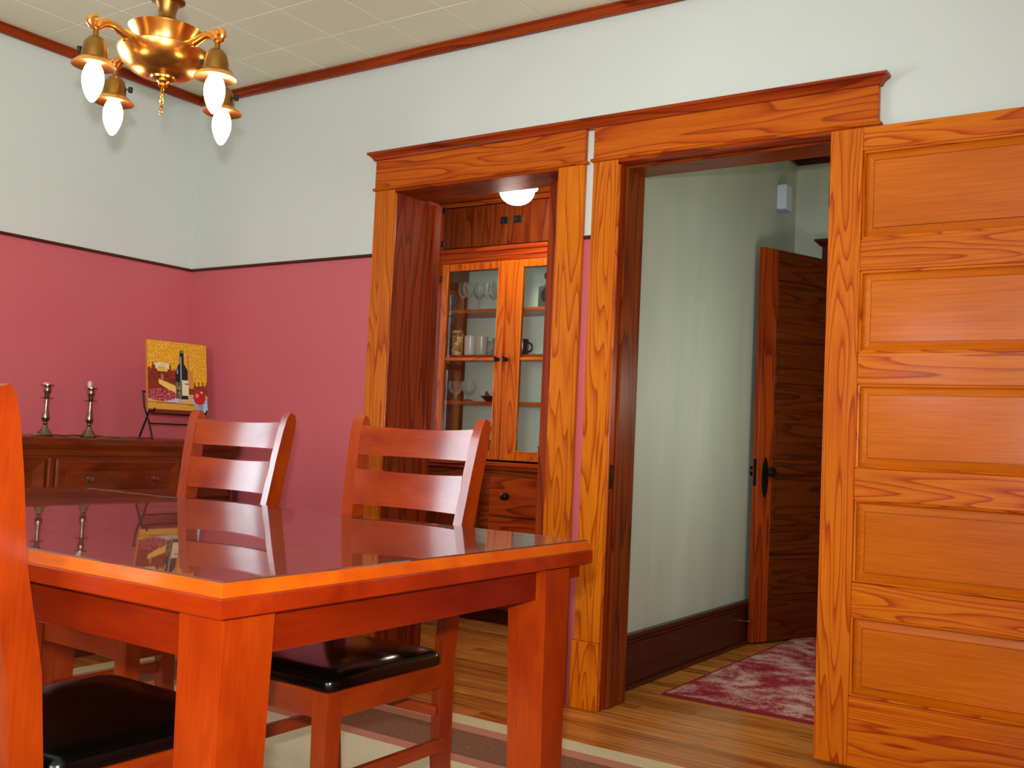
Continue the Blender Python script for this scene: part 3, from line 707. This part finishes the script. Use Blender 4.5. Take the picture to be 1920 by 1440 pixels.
# ------------------------------------------------------------------ sideboard
SX, SY0, SY1 = .50, -1.75, -.05
sb = empty('sideboard', (.02, (SY0+SY1)/2, 0), 0, 'dark cherry sideboard with beaded edge standing before the pink left wall', 'sideboard')
bo = (.02, (SY0+SY1)/2)
sdw = lambda ax: cherry(ax, 'sideboard_wood', (120, 48, 16), (86, 28, 8), .3, .5, .12)
def sbx(x0, y0, z0, x1, y1, z1, bev=.002, m=None): return (m or MB()).box(x0-bo[0], y0-bo[1], z0, x1-bo[0], y1-bo[1], z1, bev=bev)
sbx(.02, SY0, .10, SX-.03, SY1, .845).build('case', sdw('y'), sb)
tp = MB()
tp.loops([[(x-bo[0]+0, y-bo[1], z) for x, y in ((.02, SY0-g+.02), (SX+g-.02, SY0-g+.02), (SX+g-.02, SY1+.0), (.02, SY1+.0))] for g, z in ((.0, .845), (.006, .868), (.02, .885), (.024, .892), (.024, .914), (.018, .92))])
tp.build('top', sdw('y'), sb)
bd = MB()
k = SY0+.01
while k < SY1-.01:
    bd.lathe([(.001, -.005), (.005, 0), (.001, .005)], (SX-bo[0]-.012, k-bo[1], .874), 6); k += .016
bdo = bd.build('bead_moulding', sdw('y'), sb, 60); bdo['kind'] = 'stuff'
def bev_front(y0, y1, z0, z1, name, knobs):
    x = SX-.03-bo[0]; m = MB()
    st = [(0, 0), (0, .012), (.006, .018), (.014, .018), (.05, .004), (.052, .008)]
    m.loops([[(x+d, y0+i-bo[1], z0+i), (x+d, y1-i-bo[1], z0+i), (x+d, y1-i-bo[1], z1-i), (x+d, y0+i-bo[1], z1-i)] for i, d in st])
    o = m.build(name, sdw('y'), sb)
    for ky, kz in knobs:
        MB().lathe([(.014, 0), (.005, .003), (.005, .014), (.012, .02), (.012, .027), (.003, .03)], seg=14, mat=Matrix.Translation((x+.008, ky-bo[1], kz)) @ Matrix.Rotation(PI/2, 4, 'Y')).build('knob', M_PEWTER, o, 40)
    return o
dz0, dz1 = .655, .832
for y0, y1 in ((-.985, -.375), (-1.66, -1.03)):
    bev_front(y0, y1, dz0, dz1, 'drawer', ((y0+.155, .745), (y1-.135, .745)))
bev_front(-.345, -.08, dz0, dz1, 'drawer', ((-.21, .745),))
for y in (-1.01, -.36, -1.70, -.065):
    sbx(SX-.03, y-.012, .12, SX-.008, y+.012, .84, .005).build('pilaster', sdw('z'), sb)
for y0, y1 in ((-.985, -.375), (-1.66, -1.03), (-.345, -.08)):
    bev_front(y0, y1, .16, .63, 'cupboard_door', ((y1-.03, .42),))
sbx(.04, SY0+.03, 0, SX-.05, SY1-.02, .10).build('plinth', sdw('y'), sb)

# candlesticks
def candlestick(x, y, label):
    e = empty('candlestick', (x, y, .9205), 0, label, 'candlestick', 'candlesticks on the sideboard')
    MB().lathe([(.034, 0), (.035, .003), (.031, .008), (.02, .022), (.012, .034), (.010, .04)], seg=20).build('base', plain('tarnished_silver', (140, 128, 104), .35, metal=1), e, 40)
    MB().lathe([(.010, .04), (.007, .046), (.010, .052), (.007, .058), (.015, .068), (.0165, .08), (.012, .098), (.008, .125), (.0095, .145), (.008, .150), (.009, .155)], seg=20).build('stem', M_PEWTER, e, 40)
    MB().lathe([(.009, .155), (.027, .157), (.028, .159), (.009, .160)], seg=20).build('drip_ring', M_PEWTER, e, 40)
    MB().lathe([(.008, .16), (.012, .17), (.008, .175), (.015, .185), (.016, .2), (.012, .207), (.027, .212), (.027, .215), (.012, .213), (.011, .2)], seg=20).build('cup', M_PEWTER, e, 40)
    return e
cs = candlestick(.33, -.952, 'left silver candlestick on the sideboard, flat melted candle stub')
MB().lathe([(.012, .21), (.014, .219), (.008, .224), (.003, .225)], (-.004, -.004, 0), 10).build('candle_stub', M_WAX, cs, 50)
cs = candlestick(.33, -.748, 'right silver candlestick, nearer the easel, with a tilted candle stub')
MB().lathe([(.009, .21), (.0105, .235), (.007, .243), (.002, .245)], (.002, .004, 0), 10, mat=Matrix.Rotation(.06, 4, 'X')).build('candle_stub', M_WAX, cs, 50)
cd = MB(); pts = []
for i in range(40):
    t = i/39; pts.append((.36+.03*math.sin(t*9), -1.03+t*.58, .924+.003*abs(math.sin(t*14))))
cd.tube(pts, .0035, 6)
tag(cd.build('beaded_cord', M_PEWTER, None, 60), 'thin grey cord lying along the sideboard at the candlestick feet', 'cord')

# small easel with painting
ez = empty('table_easel', (.30, -.27, .9205), 0, 'small black metal easel standing on the sideboard', 'easel')
for y in (-.15, .15):
    MB().tube([(.03, y, 0), (.0, y, .075), (-.045, y, .15), (-.06, y, .22)], .0045, 6).build('leg', M_BLACKI, ez, 60)
    MB().tube([(-.07, y, 0), (-.02, y, .1), (-.005, y, .13), (.03, y, .13), (.034, y, .145)], .0045, 6).build('leg', M_BLACKI, ez, 60)
for z in (.072, .118):
    MB().tube([(.002 if z < .1 else .012, -.155, z), (.002 if z < .1 else .012, .155, z)], .004, 6).build('crossbar', M_BLACKI, ez, 60)
MB().tube([(-.06, 0, .22), (-.07, 0, .3)], .0045, 6).build('back_prop', M_BLACKI, ez, 60)
MB().tube([(-.06, -.155, .22), (-.06, .155, .22)], .004, 6).build('crossbar', M_BLACKI, ez, 60)

def paint_color(u, v):
    """still life: u to the right, v up, 0..1"""
    import math as mm
    rnd = random.random
    n = mm.sin(u*61+mm.sin(v*37)*2)*mm.sin(v*53+mm.sin(u*41)*2)
    c = (224, 160, 24) if n > .1 else ((208, 140, 12) if n > -.4 else (232, 178, 60))
    if rnd() < .06: c = (240, 205, 110)
    def inell(cx, cy, rx, ry): return ((u-cx)/rx)**2+((v-cy)/ry)**2 < 1
    jag = .03*mm.sin(u*90)+.02*mm.sin(u*170+1)
    if v < .66+jag-(max(0, abs(u-.22)-.14))*1.0 and u < .52 and v > .2: c = random.choice(((120, 40, 14), (140, 58, 20), (96, 30, 14), (150, 44, 16)))
    if v < .40+jag+.1*(u-.7) and u > .66 and v > .16: c = random.choice(((128, 50, 24), (150, 70, 30), (110, 36, 24)))
    if .655 < u < .76 and .35 < v < .83: c = (206, 130, 52) if v < .6 or u < .7 else c
    # table, cloth
    if v < .235 - .03*u + (.06 if u > .55 else 0) : c = (214, 164, 66) if v > .14 else (206, 150, 54)
    if .133-.02*u < v < .15-.02*u and u < .8: c = (150, 100, 34)
    if v < .045: c = (110, 34, 12)
    if u > .66+.17*min(1, max(0, (.26-v)/.22)) and v < .235: c = random.choice(((120, 140, 190), (150, 160, 200), (186, 190, 214)))
    if u > .84 and .03 < v < .15: c = (120, 152, 170) if u < .93 else (176, 190, 206)
    # wine glass
    if inell(.235, .665, .13, .035) or (.12 < u < .35 and .6 < v < .67): c = (226, 214, 180) if rnd() < .6 else (208, 180, 96)
    if abs(u-.24) < .08 and .575 < v < .6: c = (236, 196, 110)
    if abs(u-.235) < .055 and .58 < v < .64: c = (212, 176, 72)
    if abs(u-.235) < .012 and .45 < v < .53: c = (190, 120, 90)
    # cheese
    if .18 < u < .5 and .235 < v < .455-.28*(u-.2) and v > .40-.5*(u-.18) : c = (232, 184, 84) if rnd() < .85 else (240, 206, 130)
    # plate
    if inell(.4, .2, .25, .055) and v < .22: c = (200, 184, 190) if rnd() < .7 else (150, 130, 140)
    # grapes
    if inell(.2, .245, .27, .085) and u < .46: c = random.choice(((150, 36, 50), (180, 70, 84), (118, 26, 44), (206, 130, 130), (140, 30, 46)))
    # bottle
    bw = .105 if v < .6 else (.105-(v-.6)*.62 if v < .71 else .036)
    if abs(u-.565) < bw and .2 < v < .9:
        c = (24, 26, 32)
        if abs(u-.555) < .012 and .45 < v < .8: c = (150, 160, 166)
        if v > .855: c = (110, 120, 60)
        if abs(u-.49) < .014 and .55 < v < .62: c = (130, 170, 160)
        if .2 < v < .44 and u < .55: c = (150, 130, 84) if rnd() < .5 else (50, 40, 40)
    if .565 < u < .675 and .255 < v < .465: c = (220, 212, 170) if not (.41 < v < .425 and u > .61) else (120, 110, 90)
    # apple
    if inell(.86, .235, .105, .105): c = (190, 24, 26) if not inell(.82, .26, .03, .03) else (236, 120, 100)
    if inell(.9, .31, .022, .014): c = (240, 190, 160)
    return c
pt = empty('still_life_painting', (.297, -.256, 1.047), 0, 'canvas painting of wine bottle, cheese, grapes and apple on the easel', 'painting')
pt.rotation_euler = (0, math.radians(-9), math.radians(-7))
PW_, PH_ = .315, .345
MB().box(-.02, -PW_/2, 0, 0, PW_/2, PH_, bev=.001).build('canvas', plain('canvas_edge', (206, 128, 50), .7), pt)
NU, NV = 96, 96
vs = [(.0006, -PW_/2+PW_*i/NU, PH_*j/NV) for j in range(NV+1) for i in range(NU+1)]
fs = [(j*(NU+1)+i, j*(NU+1)+i+1, (j+1)*(NU+1)+i+1, (j+1)*(NU+1)+i) for j in range(NV) for i in range(NU)]
me = bpy.data.meshes.new('picture'); me.from_pydata(vs, [], fs)
ca = me.color_attributes.new('paint', 'FLOAT_COLOR', 'CORNER'); data = []
for j in range(NV):
    for i in range(NU):
        c = lin(paint_color((i+.5)/NU, (j+.5)/NV)); data += list(c)*4
ca.data.foreach_set('color', data)
mp_, nt, b = new_mat('painted_still_life'); at = nt.nodes.new('ShaderNodeVertexColor'); at.layer_name = 'paint'
nt.links.new(at.outputs[0], b.inputs['Base Color']); b.inputs['Roughness'].default_value = .45
me.materials.append(mp_); po = bpy.data.objects.new('picture', me); COL.objects.link(po); po.parent = pt

# ------------------------------------------------------------------ chandelier
CHX, CHY, TIP = 2.115, -1.785, 1.76
cl = empty('chandelier', (CHX, CHY, H), 0, 'brass four arm chandelier with lit flame bulbs above the dining table', 'chandelier')
Z = lambda z: z-H
MB().lathe([(.002, Z(1.872)), (.016, Z(1.874)), (.03, Z(1.879)), (.032, Z(1.884)), (.06, Z(1.888)), (.085, Z(1.9)), (.104, Z(1.918)), (.115, Z(1.938)), (.117, Z(1.948)), (.1, Z(1.951)), (.078, Z(1.948)), (.082, Z(1.956)), (.078, Z(1.962)), (.074, Z(1.966)), (.08, Z(1.985)), (.092, Z(2.002)), (.094, Z(2.006)), (.088, Z(2.008)), (.05, Z(2.012))], seg=40).build('bowl', M_BRASS, cl, 35)
MB().lathe([(.05, Z(2.010)), (.045, Z(2.016)), (.03, Z(2.028)), (.022, Z(2.045)), (.021, Z(2.05)), (.025, Z(2.066)), (.03, Z(2.078)), (.043, Z(2.084)), (.044, Z(2.088)), (.02, Z(2.09))], seg=28).build('stem_cup', M_BRASSD, cl, 35)
MB().tube([(-.006, 0, Z(2.085)), (-.006, 0, -.02)], .0065, 8).build('rod', M_BRASSD, cl, 60)
MB().tube([(.02, .012, Z(2.085)), (.02, .012, -.02)], .004, 8).build('cord', plain('grey_cord', (150, 130, 110), .6), cl, 60)
MB().lathe([(.06, -.001), (.06, -.01), (.045, -.028), (.012, -.036)], seg=24).build('canopy', M_BRASSD, cl, 35)
fi = MB().lathe([(.004, Z(1.858)), (.012, Z(1.862)), (.01, Z(1.868)), (.016, Z(1.874))], seg=14).build('finial', M_BRASS, cl, 40)
chn = MB()
for k in range(7):
    zc = Z(1.852-.0095*k); a = k*PI/2
    chn.tube([(.005*math.cos(q*PI/4)*math.cos(a), .005*math.cos(q*PI/4)*math.sin(a), zc+.0068*math.sin(q*PI/4)) for q in range(9)], .0016, 5)
chn.build('pull_chain', M_BRASS, fi, 60)
def arm(az, keyang, R_):
    Rm = Matrix.Rotation(az, 4, 'Z'); q_ = R_-.21
    path = [(.082, 0, 1.95), (.105, 0, 1.952), (.13+q_*.4, 0, 1.958), (.16+q_*.7, 0, 1.966), (.182+q_, 0, 1.966), (.2+q_, 0, 1.958), (.207+q_, 0, 1.945)]
    a = MB().tube([(x, y, Z(z)) for x, y, z in path], [.016, .014, .011, .0105, .012, .013, .009], 10, mat=Rm)
    a.tube([(.213+q_+.016*math.sin(q*.62), 0, Z(1.955)+.013*math.cos(q*.62)) for q in range(8)], [.010, .010, .009, .009, .008, .007, .006, .004], 8, mat=Rm)
    a = a.build('arm', M_COPPER, cl, 60)
    MB().tube([(.088+.024*math.cos(q*.7), 0, Z(1.938)+.018*math.sin(q*.7)) for q in range(8)], [.010, .010, .009, .009, .008, .007, .006, .004], 8, mat=Rm).build('scroll', M_COPPER, a, 60)
    Cc = Rm @ Vector((R_, 0, 0))
    MB().lathe([(.006, Z(1.948)), (.007, Z(1.93)), (.008, Z(1.922)), (.018, Z(1.917)), (.026, Z(1.905)), (.03, Z(1.885)), (.031, Z(1.866))], (Cc.x, Cc.y, 0), 20).build('socket', M_BRASSD, a, 40)
    MB().lathe([(.03, Z(1.868)), (.038, Z(1.863)), (.051, Z(1.851)), (.0515, Z(1.848)), (.034, Z(1.853)), (.015, Z(1.855))], (Cc.x, Cc.y, 0), 28).build('saucer', M_COPPER, a, 40)
    kd = Vector((math.cos(keyang), math.sin(keyang), 0))
    k = MB(); k.tube([tuple(Cc+kd*.028+Vector((0, 0, Z(1.89)))), tuple(Cc+kd*.042+Vector((0, 0, Z(1.89))))], .0025, 6)
    k.tube([tuple(Cc+kd*.040+Vector((0, 0, Z(1.883)))), tuple(Cc+kd*.040+Vector((0, 0, Z(1.897))))], .006, 8)
    k.build('switch_key', M_BLACKI, a, 60)
    prof = [(.0135, Z(1.854)), (.0175, Z(1.849)), (.0215, Z(1.841)), (.0245, Z(1.830)), (.0255, Z(1.818)), (.0248, Z(1.806)), (.022, Z(1.793)), (.0175, Z(1.781)), (.012, Z(1.770)), (.006, Z(1.7625)), (.001, Z(1.76))]
    MB().lathe(prof, (Cc.x, Cc.y, 0), 20).build('bulb', M_BULB, a, 60)
for az, kg, ra in ((-PI/2, PI*1.15, .196), (PI, .9, .205), (0, PI*1.1, .205), (PI/2, .35, .195)): arm(az, kg, ra)

# ------------------------------------------------------------------ hall details
hb = empty('door_chime_box', (2.397, 2.0, 2.335), 0, 'white chime box high on the hall wall', 'chime')
MB().box(.001, -.0, 0, .055, .10, .135, bev=.004).build('cover', M_WHITE, hb)
lv = MB()
for k in range(3): lv.box(.006, .012+.03*k, -.006, .05, .03+.03*k, .002, bev=.001)
lv.build('vent_slot', plain('grey_plastic', (150, 160, 176), .5), hb)
ds = empty('door_stop', (2.417, 1.60, .13), 0, 'small brass door stop fixed to the hall baseboard', 'door stop')
MB().lathe([(.014, 0), (.014, .004), (.005, .008), (.005, .045), (.011, .05), (.011, .062), (.004, .066)], seg=14, mat=Matrix.Rotation(PI/2, 4, 'Y')).build('stem', M_BRASSD, ds, 40)
